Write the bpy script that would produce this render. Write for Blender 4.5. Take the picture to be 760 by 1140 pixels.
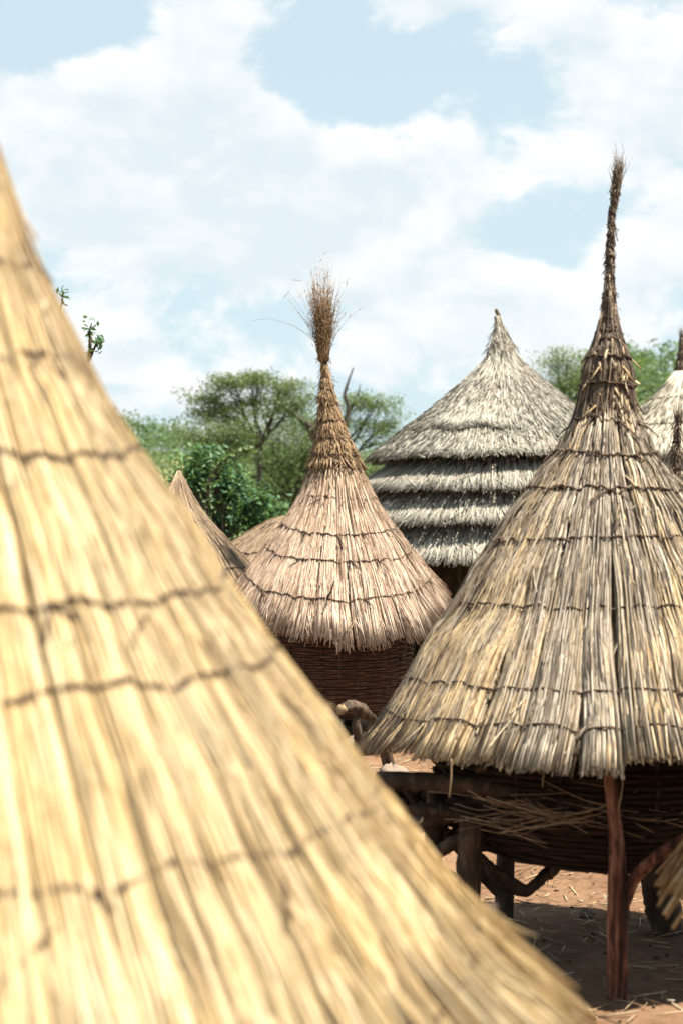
import bpy, math, random
import numpy as np
from mathutils import Vector
R = math.radians
for o in list(bpy.data.objects): bpy.data.objects.remove(o)
scene = bpy.context.scene
col = scene.collection

# ------------------------------------------------------------------ camera
CAMZ, FPX = 2.2, 1583.3
cd = bpy.data.cameras.new('camera'); cam = bpy.data.objects.new('camera', cd); col.objects.link(cam)
cam.location = (0, 0, CAMZ); cam.rotation_euler = (R(90), 0, 0)
cd.sensor_fit = 'HORIZONTAL'; cd.sensor_width = 24; cd.lens = 50
cd.clip_start = 0.05; cd.clip_end = 3000
cd.dof.use_dof = True; cd.dof.focus_distance = 10.2; cd.dof.aperture_fstop = 2.0
scene.camera = cam
scene.cycles.max_bounces = 6; scene.cycles.diffuse_bounces = 1; scene.cycles.glossy_bounces = 2; scene.cycles.transmission_bounces = 3
scene.render.resolution_x, scene.render.resolution_y = 682, 1024

# ------------------------------------------------------------------ sun
SUN_EL, SUN_AZ = R(67), R(119)        # azimuth clockwise from the view direction (+Y): from the right
sd = Vector((math.sin(SUN_AZ)*math.cos(SUN_EL), math.cos(SUN_AZ)*math.cos(SUN_EL), math.sin(SUN_EL)))
sl = bpy.data.lights.new('sun', 'SUN'); sl.energy = 5.0; sl.angle = R(0.55); sl.color = (1.0, 0.925, 0.79)
so = bpy.data.objects.new('sun', sl); col.objects.link(so); so.location = (6, 2, 20)
so.rotation_euler = (-sd).to_track_quat('-Z', 'Y').to_euler()

# ------------------------------------------------------------------ exposure
vs = scene.view_settings
vs.view_transform = 'Standard'; vs.look = 'None'; vs.gamma = 1; vs.exposure = 1.68; vs.use_curve_mapping = False

# ------------------------------------------------------------------ world: sky with broken cumulus
w = bpy.data.worlds.new('World'); scene.world = w; w.use_nodes = True
nt = w.node_tree; nt.nodes.clear(); w.cycles.sampling_method = 'NONE'
def N(t, tree=None, **kw):
    n = (tree or nt).nodes.new(t)
    for k, v in kw.items(): setattr(n, k, v)
    return n
def L(a, b, tree=None): (tree or nt).links.new(a, b)
def px_dir(x, y):
    return Vector(((x-380)/FPX, 1.0, (570-y)/FPX)).normalized()
def mth(op, a, b=None, c=None, clamp=False, tree=None):
    n = N('ShaderNodeMath', tree, operation=op); n.use_clamp = clamp
    for i, v in enumerate((a, b, c)):
        if v is None: continue
        if isinstance(v, (int, float)): n.inputs[i].default_value = v
        else: L(v, n.inputs[i], tree)
    return n.outputs[0]
tc = N('ShaderNodeTexCoord'); D = tc.outputs['Generated']
sky = N('ShaderNodeTexSky', sky_type='NISHITA'); sky.sun_disc = False
sky.sun_elevation = SUN_EL; sky.sun_rotation = SUN_AZ; sky.air_density = 1.0; sky.dust_density = 2.0; sky.altitude = 600
bg_sky = N('ShaderNodeBackground'); bg_sky.inputs['Strength'].default_value = 0.063
L(sky.outputs[0], bg_sky.inputs['Color'])
def noise(scale, detail, rough, vec, dist=0.0):
    n = N('ShaderNodeTexNoise'); n.inputs['Scale'].default_value = scale; n.inputs['Detail'].default_value = detail
    n.inputs['Roughness'].default_value = rough; n.inputs['Distortion'].default_value = dist
    L(vec, n.inputs['Vector']); return n.outputs['Fac']
mp = N('ShaderNodeMapping'); L(D, mp.inputs['Vector'])
mp.inputs['Scale'].default_value = (1, 1, 1.55); mp.inputs['Location'].default_value = (3.1, 0.4, 1.7)
mp2 = N('ShaderNodeMapping'); L(D, mp2.inputs['Vector'])      # a little above: gives lit tops and shaded bases
mp2.inputs['Scale'].default_value = (1, 1, 1.55); mp2.inputs['Location'].default_value = (3.09, 0.4, 1.735)
n_big = noise(9, 8, 0.60, mp.outputs[0], 0.25)
n_up = noise(9, 3, 0.60, mp2.outputs[0], 0.25)
# cumulus banks of this sky: direction x, y of the middle (as seen), half sizes, weight
banks = [(130,110,170,80,.30),(300,210,260,95,.30),(60,230,150,120,.20),(690,120,150,90,.30),(500,10,150,45,.26),
         (235,10,70,38,.22),(470,310,210,80,.18),(700,300,140,80,.20),(200,400,220,60,.16),(600,420,300,60,.06),
         (110,15,120,40,-.22),(330,60,75,55,-.26),(440,100,110,60,-.30),(585,240,90,75,-.32),(40,30,70,45,-.24),(350,355,90,25,-.10),(560,120,40,90,-.12)]
acc = None
for (bx, by, sx, sy, wt) in banks:
    c = px_dir(bx, by)
    s = N('ShaderNodeVectorMath', operation='SUBTRACT'); L(D, s.inputs[0]); s.inputs[1].default_value = c
    m = N('ShaderNodeVectorMath', operation='MULTIPLY'); L(s.outputs[0], m.inputs[0])
    m.inputs[1].default_value = (FPX/sx, 3.0, FPX/sy)
    ln = N('ShaderNodeVectorMath', operation='LENGTH'); L(m.outputs[0], ln.inputs[0])
    q = mth('POWER', 2.718, mth('MULTIPLY', mth('MULTIPLY', ln.outputs['Value'], ln.outputs['Value']), -0.8))
    acc = mth('MULTIPLY', q, wt) if acc is None else mth('MULTIPLY_ADD', q, wt, acc)
n_fine = noise(34, 4, 0.6, mp.outputs[0], 0.6)
dens = mth('ADD', mth('MULTIPLY_ADD', n_fine, 0.16, mth('ADD', n_big, -0.08)), mth('MULTIPLY', acc, 0.74))
mr = N('ShaderNodeMapRange', interpolation_type='SMOOTHSTEP'); L(dens, mr.inputs['Value'])
mr.inputs['From Min'].default_value = 0.51; mr.inputs['From Max'].default_value = 0.645
sep = N('ShaderNodeSeparateXYZ'); L(D, sep.inputs[0])
hz = N('ShaderNodeMapRange', interpolation_type='SMOOTHSTEP'); L(sep.outputs['Z'], hz.inputs['Value'])   # milky air towards the horizon
hz.inputs['From Min'].default_value = -0.02; hz.inputs['From Max'].default_value = 0.42
hz.inputs['To Min'].default_value = 0.94; hz.inputs['To Max'].default_value = 0.80
milk = N('ShaderNodeBackground'); milk.inputs['Color'].default_value = (0.76, 0.94, 1.0, 1); milk.inputs['Strength'].default_value = 0.288
air = N('ShaderNodeMixShader'); L(hz.outputs[0], air.inputs[0]); L(bg_sky.outputs[0], air.inputs[1]); L(milk.outputs[0], air.inputs[2])
# cloud brightness: thick parts with cloud above are greyer
shade = mth('MULTIPLY_ADD', mth('ADD', mth('SUBTRACT', n_big, n_up), mth('MULTIPLY_ADD', n_fine, .22, -.11)), 4.0, 0.56, clamp=True)
thick = N('ShaderNodeMapRange'); L(dens, thick.inputs['Value'])
thick.inputs['From Min'].default_value = 0.62; thick.inputs['From Max'].default_value = 0.92
thick.inputs['To Min'].default_value = 0.0; thick.inputs['To Max'].default_value = 0.42
cf = mth('SUBTRACT', shade, thick.outputs[0], clamp=True)
cr = N('ShaderNodeValToRGB'); L(cf, cr.inputs[0])
cr.color_ramp.elements[0].color = (0.75, 0.835, 0.875, 1); cr.color_ramp.elements[1].color = (1.0, 1.0, 1.0, 1)
cl = N('ShaderNodeBackground'); L(cr.outputs[0], cl.inputs['Color']); cl.inputs['Strength'].default_value = 0.335
mx = N('ShaderNodeMixShader'); L(mth('MULTIPLY', mr.outputs[0], 0.93), mx.inputs[0]); L(air.outputs[0], mx.inputs[1]); L(cl.outputs[0], mx.inputs[2])
wo = N('ShaderNodeOutputWorld'); L(mx.outputs[0], wo.inputs['Surface'])

# ================================================================== helpers
rng = np.random.default_rng(7); random.seed(7)

def tag(o, label=None, cat=None, group=None, kind=None):
    if label: o['label'] = label
    if cat: o['category'] = cat
    if group: o['group'] = group
    if kind: o['kind'] = kind
    return o
def empty(name, loc, label=None, cat=None, group=None):
    o = bpy.data.objects.new(name, None); col.objects.link(o); o.location = loc; o.empty_display_size = 0.2
    return tag(o, label, cat, group)
def build(name, V, F, mat, parent=None, attrs=None, smooth=True, loc=None):
    """V (n,3); F list of (m,k) int arrays; attrs {name: (n,)}"""
    me = bpy.data.meshes.new(name)
    V = np.asarray(V, dtype=np.float32)
    me.vertices.add(len(V)); me.vertices.foreach_set('co', V.ravel())
    F = [np.asarray(f, dtype=np.int32) for f in F if len(f)]
    tot = np.concatenate([np.full(len(f), f.shape[1], dtype=np.int32) for f in F])
    loops = np.concatenate([f.ravel() for f in F])
    start = np.concatenate([[0], np.cumsum(tot)[:-1]]).astype(np.int32)
    me.loops.add(len(loops)); me.loops.foreach_set('vertex_index', loops)
    me.polygons.add(len(tot)); me.polygons.foreach_set('loop_start', start)
    me.polygons.foreach_set('use_smooth', np.full(len(tot), bool(smooth)))
    me.update(calc_edges=True)
    for k, a in (attrs or {}).items():
        at = me.attributes.new(k, 'FLOAT', 'POINT'); at.data.foreach_set('value', np.asarray(a, dtype=np.float32))
    me.materials.append(mat)
    o = bpy.data.objects.new(name, me); col.objects.link(o)
    if parent: o.parent = parent
    if loc is not None: o.location = loc
    return o
class Geo:
    def __init__(s): s.V = []; s.Q = []; s.T = []; s.A = {}; s.n = 0
    def add(s, V, Q=None, T=None, **A):
        V = np.asarray(V, dtype=np.float64).reshape(-1, 3)
        if Q is not None and len(Q): s.Q.append(np.asarray(Q)+s.n)
        if T is not None and len(T): s.T.append(np.asarray(T)+s.n)
        for k, a in A.items(): s.A.setdefault(k, []).append(np.broadcast_to(a, (len(V),)))
        s.V.append(V); s.n += len(V)
    def build(s, name, mat, parent=None, smooth=True, loc=None):
        F = ([np.concatenate(s.Q)] if s.Q else []) + ([np.concatenate(s.T)] if s.T else [])
        return build(name, np.concatenate(s.V), F, mat, parent, {k: np.concatenate(a) for k, a in s.A.items()}, smooth, loc)
def unit(v): return v/np.maximum(np.linalg.norm(v, axis=-1, keepdims=True), 1e-9)
def tubes(geo, P, rad, up, ns=4, caps=True, flat=1.0, **A):
    """P (N,K,3) paths, rad (N,K), up (N,K,3) reference normals; each a closed tube. A: (N,) per tube values"""
    n, K, _ = P.shape
    T = np.empty_like(P); T[:, 1:-1] = P[:, 2:]-P[:, :-2]; T[:, 0] = P[:, 1]-P[:, 0]; T[:, -1] = P[:, -1]-P[:, -2]
    T = unit(T); B = unit(np.cross(T, up)); Nn = np.cross(B, T)
    a = np.arange(ns)/ns*2*np.pi + np.pi/ns
    V = P[:, :, None] + rad[:, :, None, None]*(np.cos(a)[None, None, :, None]*Nn[:, :, None]*flat + np.sin(a)[None, None, :, None]*B[:, :, None])
    i = np.arange(ns); j = (i+1) % ns; k = np.arange(K-1)
    q = np.stack([k[:, None]*ns+i, k[:, None]*ns+j, (k[:, None]+1)*ns+j, (k[:, None]+1)*ns+i], -1).reshape(-1, 4)
    Q = (q[None] + (np.arange(n)*K*ns)[:, None, None]).reshape(-1, 4)
    Tr = None
    if caps:
        base = (np.arange(n)*K*ns)[:, None]
        if ns == 4:
            c = np.concatenate([base+i[::-1], base+(K-1)*ns+i]); Q = np.concatenate([Q, c])
        elif ns == 3:
            Tr = np.concatenate([base+i[::-1], base+(K-1)*ns+i])
        else:
            f = np.array([(0, t+1, t) for t in range(1, ns-1)])
            g = np.array([(0, t, t+1) for t in range(1, ns-1)])
            Tr = np.concatenate([(base[:, :, None]+f[None]).reshape(-1, 3), (base[:, :, None]+(K-1)*ns+g[None]).reshape(-1, 3)])
    at = {k_: np.repeat(np.asarray(v), K*ns) for k_, v in A.items()}
    geo.add(V, Q, Tr, **at)
def wob(x, amp, seed, f=(1, 2, 3, 5)):
    r_ = np.random.default_rng(seed); o = 0
    for k in f: o = o + np.sin(k*x + r_.uniform(0, 6.28))*r_.uniform(.4, 1)/k**.6
    return o*amp
def log(parent, name, pts, rads, mat, seed=0, ns=10, lump=.08, loc=None):
    """A rough round stick through pts with radii rads (interpolated); closed ends."""
    pts = np.array(pts, float); rads = np.array(rads, float)
    n = max(8, 6*len(pts)); t0 = np.linspace(0, 1, len(pts)); t = np.linspace(0, 1, n)
    P = np.stack([np.interp(t, t0, pts[:, i]) for i in range(3)], -1)
    for _ in range(2): P[1:-1] = (P[:-2]+2*P[1:-1]+P[2:])/4
    r = np.interp(t, t0, rads); rr = np.random.default_rng(seed)
    T = np.gradient(P, axis=0); T = unit(T); ref = np.array([0.13, .98, .17]) if abs(T[0, 2]) > .6 else np.array([0, .1, 1.])
    B = unit(np.cross(T, ref)); Nn = np.cross(B, T)
    a = np.arange(ns)/ns*2*np.pi
    ph = rr.uniform(0, 6.28, 4)
    rad = r[:, None]*(1+lump*(np.sin(2*a+ph[0])[None]*.6+np.sin(3*a[None]+ph[1]+5*t[:, None])*.5+np.sin(9*t+ph[2])[:, None]*.7+np.sin(5*a[None]+ph[3]+2*np.sin(7*t[:, None]))*.45)+lump*.5*rr.normal(size=(1, ns))+lump*.35*rr.normal(size=(n, ns)))
    V = P[:, None]+rad[..., None]*(np.cos(a)[None, :, None]*Nn[:, None]+np.sin(a)[None, :, None]*B[:, None])
    g = Geo(); i = np.arange(ns); j = (i+1) % ns; k = np.arange(n-1)[:, None]
    Q = np.stack([k*ns+i, k*ns+j, (k+1)*ns+j, (k+1)*ns+i], -1).reshape(-1, 4)
    VV = np.concatenate([V.reshape(-1, 3), P[:1]-T[:1]*.004, P[-1:]+T[-1:]*.004])
    c0, c1 = n*ns, n*ns+1
    Tt = np.concatenate([np.stack([np.full(ns, c0), j, i], -1), np.stack([np.full(ns, c1), (n-1)*ns+i, (n-1)*ns+j], -1)])
    g.add(VV, Q, Tt)
    return g.build(name, mat, parent, loc=loc)

# ------------------------------------------------------------------ materials
def new_mat(name):
    m = bpy.data.materials.new(name); m.use_nodes = True
    t = m.node_tree; t.nodes.clear()
    b = N('ShaderNodeBsdfPrincipled', t); o = N('ShaderNodeOutputMaterial', t); L(b.outputs[0], o.inputs[0], t)
    return m, t, b
def ramp(t, fac, stops, interp='LINEAR'):
    r = N('ShaderNodeValToRGB', t); r.color_ramp.interpolation = interp
    e = r.color_ramp.elements
    while len(e) < len(stops): e.new(0.5)
    for el, (p, c) in zip(e, stops): el.position = p; el.color = (*c, 1)
    if fac is not None: L(fac, r.inputs[0], t)
    return r.outputs[0]
def mixc(t, f, a, b, mode='MIX'):
    n = N('ShaderNodeMix', t, data_type='RGBA', blend_type=mode)
    if isinstance(f, (int, float)): n.inputs[0].default_value = f
    else: L(f, n.inputs[0], t)
    for k, v in ((6, a), (7, b)):
        if isinstance(v, tuple): n.inputs[k].default_value = (*v, 1)
        else: L(v, n.inputs[k], t)
    return n.outputs[2]
def tnoise(t, scale, detail=4, rough=.55, stretch=(1, 1, 1), coord='Object'):
    c = N('ShaderNodeTexCoord', t); m = N('ShaderNodeMapping', t); m.inputs['Scale'].default_value = stretch
    L(c.outputs[coord], m.inputs[0], t)
    n = N('ShaderNodeTexNoise', t); n.inputs['Scale'].default_value = scale; n.inputs['Detail'].default_value = detail; n.inputs['Roughness'].default_value = rough
    L(m.outputs[0], n.inputs['Vector'], t); return n.outputs['Fac']
def reed_mat(name, fresh, old, rough=.62, mottle=.5):
    """fresh / old: ramps over the per-reed random number; 'wx' per reed says how weathered it is."""
    m, t, b = new_mat(name)
    rn = N('ShaderNodeAttribute', t, attribute_name='rnd').outputs['Fac']
    wx = N('ShaderNodeAttribute', t, attribute_name='wx').outputs['Fac']
    c = mixc(t, wx, ramp(t, rn, fresh), ramp(t, rn, old))
    n = tnoise(t, 16, 5, .62, (1, 1, .35))
    f = ramp(t, n, [(.30, (.62, .56, .52)), (.5, (1, 1, 1)), (.72, (1.12, 1.08, 1.02))])
    c = mixc(t, mottle, c, f, 'MULTIPLY')
    sp = ramp(t, tnoise(t, 46, 3, .7, (1, 1, .45)), [(.30, (.30, .25, .22)), (.42, (1, 1, 1))])
    c = mixc(t, mottle, c, sp, 'MULTIPLY')
    L(c, b.inputs['Base Color'], t); b.inputs['Roughness'].default_value = rough
    b.inputs['Specular IOR Level'].default_value = .35
    return m
M = {}
M['reed_gold'] = reed_mat('golden_reed',
    [(0, (.244, .154, .071)), (.16, (.410, .275, .122)), (.45, (.512, .376, .188)), (.75, (.574, .453, .266)), (1, (.636, .541, .384))],
    [(0, (.114, .067, .032)), (.3, (.287, .201, .110)), (.7, (.417, .318, .189)), (1, (.503, .433, .318))])
M['reed_pink'] = reed_mat('rosy_reed',
    [(0, (.120, .068, .042)), (.2, (.331, .221, .158)), (.5, (.488, .365, .277)), (.8, (.580, .464, .370)), (1, (.644, .558, .475))],
    [(0, (.101, .063, .035)), (.3, (.285, .189, .106)), (.7, (.442, .324, .202)), (1, (.552, .441, .317))])
M['reed_grey'] = reed_mat('weathered_reed',
    [(0, (.055, .035, .021)), (.2, (.28, .185, .095)), (.42, (.45, .32, .165)), (.7, (.56, .43, .255)), (1, (.66, .58, .46))],
    [(0, (.03, .024, .018)), (.25, (.105, .082, .060)), (.55, (.235, .195, .15)), (.85, (.37, .32, .26)), (1, (.54, .49, .42))], mottle=.85)
M['straw_silver'] = reed_mat('silvery_straw',
    [(0, (.05, .045, .037)), (.2, (.20, .183, .15)), (.5, (.315, .295, .25)), (.8, (.38, .36, .31)), (1, (.46, .44, .39))],
    [(0, (.045, .038, .028)), (.3, (.15, .13, .10)), (.7, (.25, .225, .175)), (1, (.34, .31, .25))])
M['straw_cream'] = reed_mat('cream_straw',
    [(0, (.210, .182, .133)), (.3, (.385, .343, .266)), (.7, (.476, .434, .350)), (1, (.532, .497, .420))],
    [(0, (.070, .056, .035)), (.4, (.196, .154, .098)), (1, (.315, .259, .175))])
M['reed_brown'] = reed_mat('brown_straw',
    [(0, (.13, .09, .055)), (.3, (.23, .16, .10)), (.7, (.32, .23, .15)), (1, (.40, .31, .21))],
    [(0, (.10, .07, .045)), (.4, (.19, .135, .09)), (1, (.30, .22, .15))])
M['spire_dark'] = reed_mat('dark_spire_straw',
    [(0, (.03, .021, .015)), (.3, (.075, .053, .037)), (.7, (.15, .108, .072)), (1, (.34, .265, .18))],
    [(0, (.026, .018, .013)), (.4, (.065, .042, .028)), (1, (.15, .10, .065))])
M['spire_tan'] = reed_mat('tan_spire_straw',
    [(0, (.06, .036, .018)), (.3, (.19, .12, .06)), (.7, (.32, .215, .115)), (1, (.45, .34, .21))],
    [(0, (.05, .028, .015)), (.4, (.15, .09, .045)), (1, (.29, .19, .105))])
def plain(name, stops, scale=6, stretch=(1, 1, 1), rough=.85, bump=.0, detail=6):
    m, t, b = new_mat(name)
    n = tnoise(t, scale, detail, .6, stretch)
    L(ramp(t, n, stops), b.inputs['Base Color'], t); b.inputs['Roughness'].default_value = rough
    b.inputs['Specular IOR Level'].default_value = .25
    if bump:
        bp = N('ShaderNodeBump', t); bp.inputs['Strength'].default_value = bump; bp.inputs['Distance'].default_value = .02
        L(n, bp.inputs['Height'], t); L(bp.outputs[0], b.inputs['Normal'], t)
    return m
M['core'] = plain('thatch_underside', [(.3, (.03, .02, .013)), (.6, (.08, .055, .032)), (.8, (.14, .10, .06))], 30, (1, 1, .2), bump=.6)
M['rope'] = plain('bark_twine', [(.3, (.025, .015, .010)), (.55, (.060, .036, .023)), (.8, (.12, .078, .05))], 40, bump=.5)
M['bark_red'] = plain('red_bark', [(.36, (.020, .009, .006)), (.46, (.075, .029, .019)), (.55, (.16, .066, .042)), (.66, (.30, .16, .11))], 26, (1, 1, .13), bump=1.0)
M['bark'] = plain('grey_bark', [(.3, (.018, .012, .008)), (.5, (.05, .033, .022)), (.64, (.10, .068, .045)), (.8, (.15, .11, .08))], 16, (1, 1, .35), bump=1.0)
M['bark_far'] = plain('tree_bark', [(.3, (.025, .021, .016)), (.6, (.06, .05, .04)), (.8, (.10, .085, .07))], 4, (1, 1, .3), bump=.5)
M['cut'] = plain('cut_wood', [(.3, (.17, .11, .06)), (.6, (.30, .215, .13)), (.8, (.40, .31, .2))], 14, bump=.3)
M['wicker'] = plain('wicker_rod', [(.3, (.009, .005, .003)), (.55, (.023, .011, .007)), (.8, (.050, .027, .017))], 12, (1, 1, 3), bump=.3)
M['wicker_red'] = plain('red_wicker_rod', [(.3, (.05, .022, .013)), (.55, (.125, .060, .037)), (.8, (.25, .14, .09))], 12, (1, 1, 3), bump=.3)
M['mud'] = plain('mud_wall', [(.3, (.03, .018, .012)), (.6, (.06, .038, .025)), (.8, (.09, .06, .04))], 5, bump=.5)
M['stone'] = plain('pale_stone', [(.3, (.13, .095, .07)), (.6, (.21, .165, .13)), (.8, (.28, .23, .19))], 7, bump=.6)
def leaf_mat(name, stops, rough=.5, tr=.35):
    m, t, b = new_mat(name)
    rn = N('ShaderNodeAttribute', t, attribute_name='rnd').outputs['Fac']
    c = ramp(t, rn, stops); L(c, b.inputs['Base Color'], t); b.inputs['Roughness'].default_value = rough
    b.inputs['Specular IOR Level'].default_value = .4
    tl = N('ShaderNodeBsdfTranslucent', t); L(mixc(t, .35, c, (.25, .34, .03)), tl.inputs['Color'], t)
    ms = N('ShaderNodeMixShader', t); ms.inputs[0].default_value = tr
    out = [n for n in t.nodes if n.type == 'OUTPUT_MATERIAL'][0]
    L(b.outputs[0], ms.inputs[1], t); L(tl.outputs[0], ms.inputs[2], t); L(ms.outputs[0], out.inputs[0], t)
    return m
M['leaf_acacia'] = leaf_mat('acacia_leaf', [(0, (.04, .07, .03)), (.5, (.08, .12, .048)), (1, (.16, .19, .08))])
M['leaf_pale'] = leaf_mat('pale_leaf', [(0, (.05, .09, .038)), (.5, (.095, .145, .058)), (1, (.175, .225, .09))])
M['leaf_bush'] = leaf_mat('glossy_leaf', [(0, (.025, .075, .035)), (.5, (.05, .13, .055)), (1, (.11, .20, .07))], .55, .3)
M['leaf_dark'] = leaf_mat('dark_leaf', [(0, (.03, .055, .025)), (.5, (.06, .095, .04)), (1, (.11, .15, .06))])
M['leaf_hill'] = leaf_mat('hill_leaf', [(0, (.035, .08, .038)), (.45, (.065, .125, .055)), (.85, (.11, .16, .07)), (1, (.22, .175, .085))])
M['grass'] = leaf_mat('grass_blade', [(0, (.07, .13, .03)), (.6, (.14, .2, .055)), (1, (.32, .28, .12))])

# ================================================================== ground
def gz(x, y):
    return .018*np.sin(x*2.3+1)*np.sin(y*1.9)+.012*np.sin(x*5.1+y*3.3)-.21*np.exp(-((y-9.0)/1.05)**2-((x-1.2)/2.3)**4)
def ground():
    m, t, b = new_mat('red_earth')
    n1 = tnoise(t, .8, 6, .6); n2 = tnoise(t, 14, 6, .65); n3 = tnoise(t, .05, 4, .6)
    c1 = ramp(t, n1, [(.3, (.115, .062, .036)), (.55, (.165, .098, .058)), (.75, (.215, .14, .09))])
    c2 = ramp(t, n2, [(.3, (.55, .5, .46)), (.55, (1, 1, 1)), (.8, (1.15, 1.1, 1.05))])
    c = mixc(t, .8, c1, c2, 'MULTIPLY')
    pos = N('ShaderNodeNewGeometry', t); sp = N('ShaderNodeSeparateXYZ', t); L(pos.outputs['Position'], sp.inputs[0], t)
    mrn = N('ShaderNodeMapRange', t); mrn.inputs['From Min'].default_value = 20; mrn.inputs['From Max'].default_value = 34
    L(mth('ADD', sp.outputs['Y'], mth('MULTIPLY', n3, 14, tree=t), tree=t), mrn.inputs['Value'], t)
    c = mixc(t, mrn.outputs[0], c, ramp(t, n1, [(.3, (.10, .13, .045)), (.6, (.19, .19, .075)), (.8, (.28, .24, .11))]))
    L(c, b.inputs['Base Color'], t); b.inputs['Roughness'].default_value = .95; b.inputs['Specular IOR Level'].default_value = .15
    bp = N('ShaderNodeBump', t); bp.inputs['Strength'].default_value = .7; bp.inputs['Distance'].default_value = .03
    L(n2, bp.inputs['Height'], t); L(bp.outputs[0], b.inputs['Normal'], t)
    # polar-ish sheet: fine near the camera, coarse to the horizon
    xs = np.concatenate([-np.geomspace(1500, 14, 26), np.linspace(-13.5, 13.5, 110), np.geomspace(14, 1500, 26)])
    ys = np.concatenate([-np.geomspace(300, 4.2, 14), np.linspace(-4, 30, 150), np.geomspace(30.5, 2200, 34)])
    X, Y = np.meshgrid(xs, ys)
    Z = gz(X, Y)+rng.normal(0, .004, X.shape)*(np.hypot(X, Y) < 30)
    ny, nx = X.shape; i = np.arange(nx-1); j = np.arange(ny-1)[:, None]
    Q = np.stack([j*nx+i, j*nx+i+1, (j+1)*nx+i+1, (j+1)*nx+i], -1).reshape(-1, 4)
    o = build('ground', np.stack([X, Y, Z], -1).reshape(-1, 3), [Q], m); tag(o, kind='structure')
ground()

# ================================================================== thatch
def prof_from_px(pts, X, Dd, shrink=.0):
    """silhouette pixels (x, y) of the right- or left-hand outline -> (radius, z) about the axis at (X, Dd)"""
    out = []
    fa = math.atan2(X, Dd); Ld = math.hypot(X, Dd)
    for (x, y) in pts:
        f = math.atan((x-380)/FPX); d = abs(f-fa)
        r = Ld*math.sin(d); depth = Ld*math.cos(d)*math.cos(f)
        out.append((max(r-shrink*min(1, r/.25), .004), CAMZ+(570-y)/FPX*depth))
    return out
class Surf:
    """surface of revolution with bundle grooves, dips at the ropes, a leaning axis and an uneven eave"""
    def __init__(s, prof, nb=0, groove=.0, ropes=(), quilt=.0, lean=None, drop=None, seed=0, wander=1.0):
        P = np.array(prof, float)
        seg = np.hypot(*np.diff(P, axis=0).T); S = np.concatenate([[0], np.cumsum(seg)])
        t = np.linspace(0, S[-1], 160); r = np.interp(t, S, P[:, 0]); z = np.interp(t, S, P[:, 1])
        for _ in range(30):
            r[1:-1] = (r[:-2]+2*r[1:-1]+r[2:])/4; z[1:-1] = (z[:-2]+2*z[1:-1]+z[2:])/4
        dr = r[-1]-r[-9]; dz = z[-1]-z[-9]; k = .12*S[-1]/math.hypot(dr, dz)
        s.len = S[-1]
        s.S = np.concatenate([t/S[-1], [1.12]]); s.R = np.concatenate([r, [r[-1]+dr*k]]); s.Z = np.concatenate([z, [z[-1]+dz*k]])
        tr = np.gradient(s.R, s.S); tz = np.gradient(s.Z, s.S); l = np.hypot(tr, tz)
        s.NR, s.NZ = -tz/l, tr/l
        s.nb, s.groove, s.ropes, s.quilt, s.lean, s.drop = nb, groove, np.array(ropes, float), quilt, lean, drop
        g = np.random.default_rng(seed+100)
        if nb:
            wd = g.uniform(.7, 1.3, nb); e = np.concatenate([[0], np.cumsum(wd)])/wd.sum()*2*np.pi
            s.edges = e; s.bo = g.normal(0, .012, nb)
        s.seed = seed; s.wander = wander
    def rope_s(s, th, k):
        return s.ropes[k] + wob(th, .008, s.seed*31+k*7, (1, 2, 3)) + wob(th, .006, s.seed*13+k, (7, 11, 17)) + .005*np.sin(th*23+k)*np.sin(th*9+2*k)
    def bundle(s, th): return np.clip(np.searchsorted(s.edges, np.mod(th, 2*np.pi), side='right')-1, 0, s.nb-1)
    def off(s, th, u):
        o = np.zeros(np.broadcast(th, u).shape); r = np.interp(u, s.S, s.R)
        if s.nb:
            th = np.mod(th, 2*np.pi); b = s.bundle(th)
            q = (th-s.edges[b])/(s.edges[b+1]-s.edges[b])*2-1
            sc = np.clip(r/s.R[-2]*1.3, 0, 1)
            o = o + sc*(s.groove*(np.sqrt(np.clip(1-q*q*.985, 0, 1))-.75) + s.bo[b]*np.clip(u, 0, 1))
        if len(s.ropes) and s.quilt:
            d = np.full(o.shape, 9.)
            for k in range(len(s.ropes)): d = np.minimum(d, np.abs(u-s.rope_s(th, k)))
            o = o + s.quilt*(np.clip(d*s.len/.17, 0, 1)**.8-1)
        return o
    def at(s, th, u, off=0.):
        th, u = np.broadcast_arrays(np.asarray(th, float), np.asarray(u, float))
        r = np.interp(u, s.S, s.R); z = np.interp(u, s.S, s.Z); nr = np.interp(u, s.S, s.NR); nz = np.interp(u, s.S, s.NZ)
        o = off + s.off(th, u); rr = np.maximum(r+nr*o, .002); zz = z+nz*o
        if s.drop is not None: zz = zz - s.drop(th)*np.clip(u, 0, 1.1)**2.2
        tw = th + s.wander*(.013*np.sin(u*5.5+s.bundle(th)*2.4)+.008*np.sin(u*13+s.bundle(th)*5.1) if s.nb else 0)
        x = rr*np.cos(tw); y = rr*np.sin(tw)
        if s.lean is not None:
            lx, ly = s.lean(zz); x = x+lx; y = y+ly
        return np.stack([x, y, zz], -1), np.stack([nr*np.cos(th), nr*np.sin(th), nz], -1)
def reed_set(S, th, s0, s1, off0, off1, width, K=6, skew=.0, lift=None, sway=.004):
    """paths following S"""
    n = len(th); t = np.linspace(0, 1, K)[None]
    u = s0[:, None]+(s1-s0)[:, None]*t
    tt = th[:, None]+skew[:, None]*(t-.5) if isinstance(skew, np.ndarray) else th[:, None]+0*t
    o = off0[:, None]+(off1-off0)[:, None]*t
    if lift is not None: o = o+lift[:, None]*t**3
    P, Nn = S.at(tt, u, o)
    P = P + rng.normal(0, sway, (n, 1, 3))*np.sin(t*7+rng.uniform(0, 6, (n, 1)))[..., None]
    rad = width[:, None]*.5*(np.ones((1, K)))
    rad = rad*(1-.25*(1-t))
    return P, rad, Nn
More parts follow.
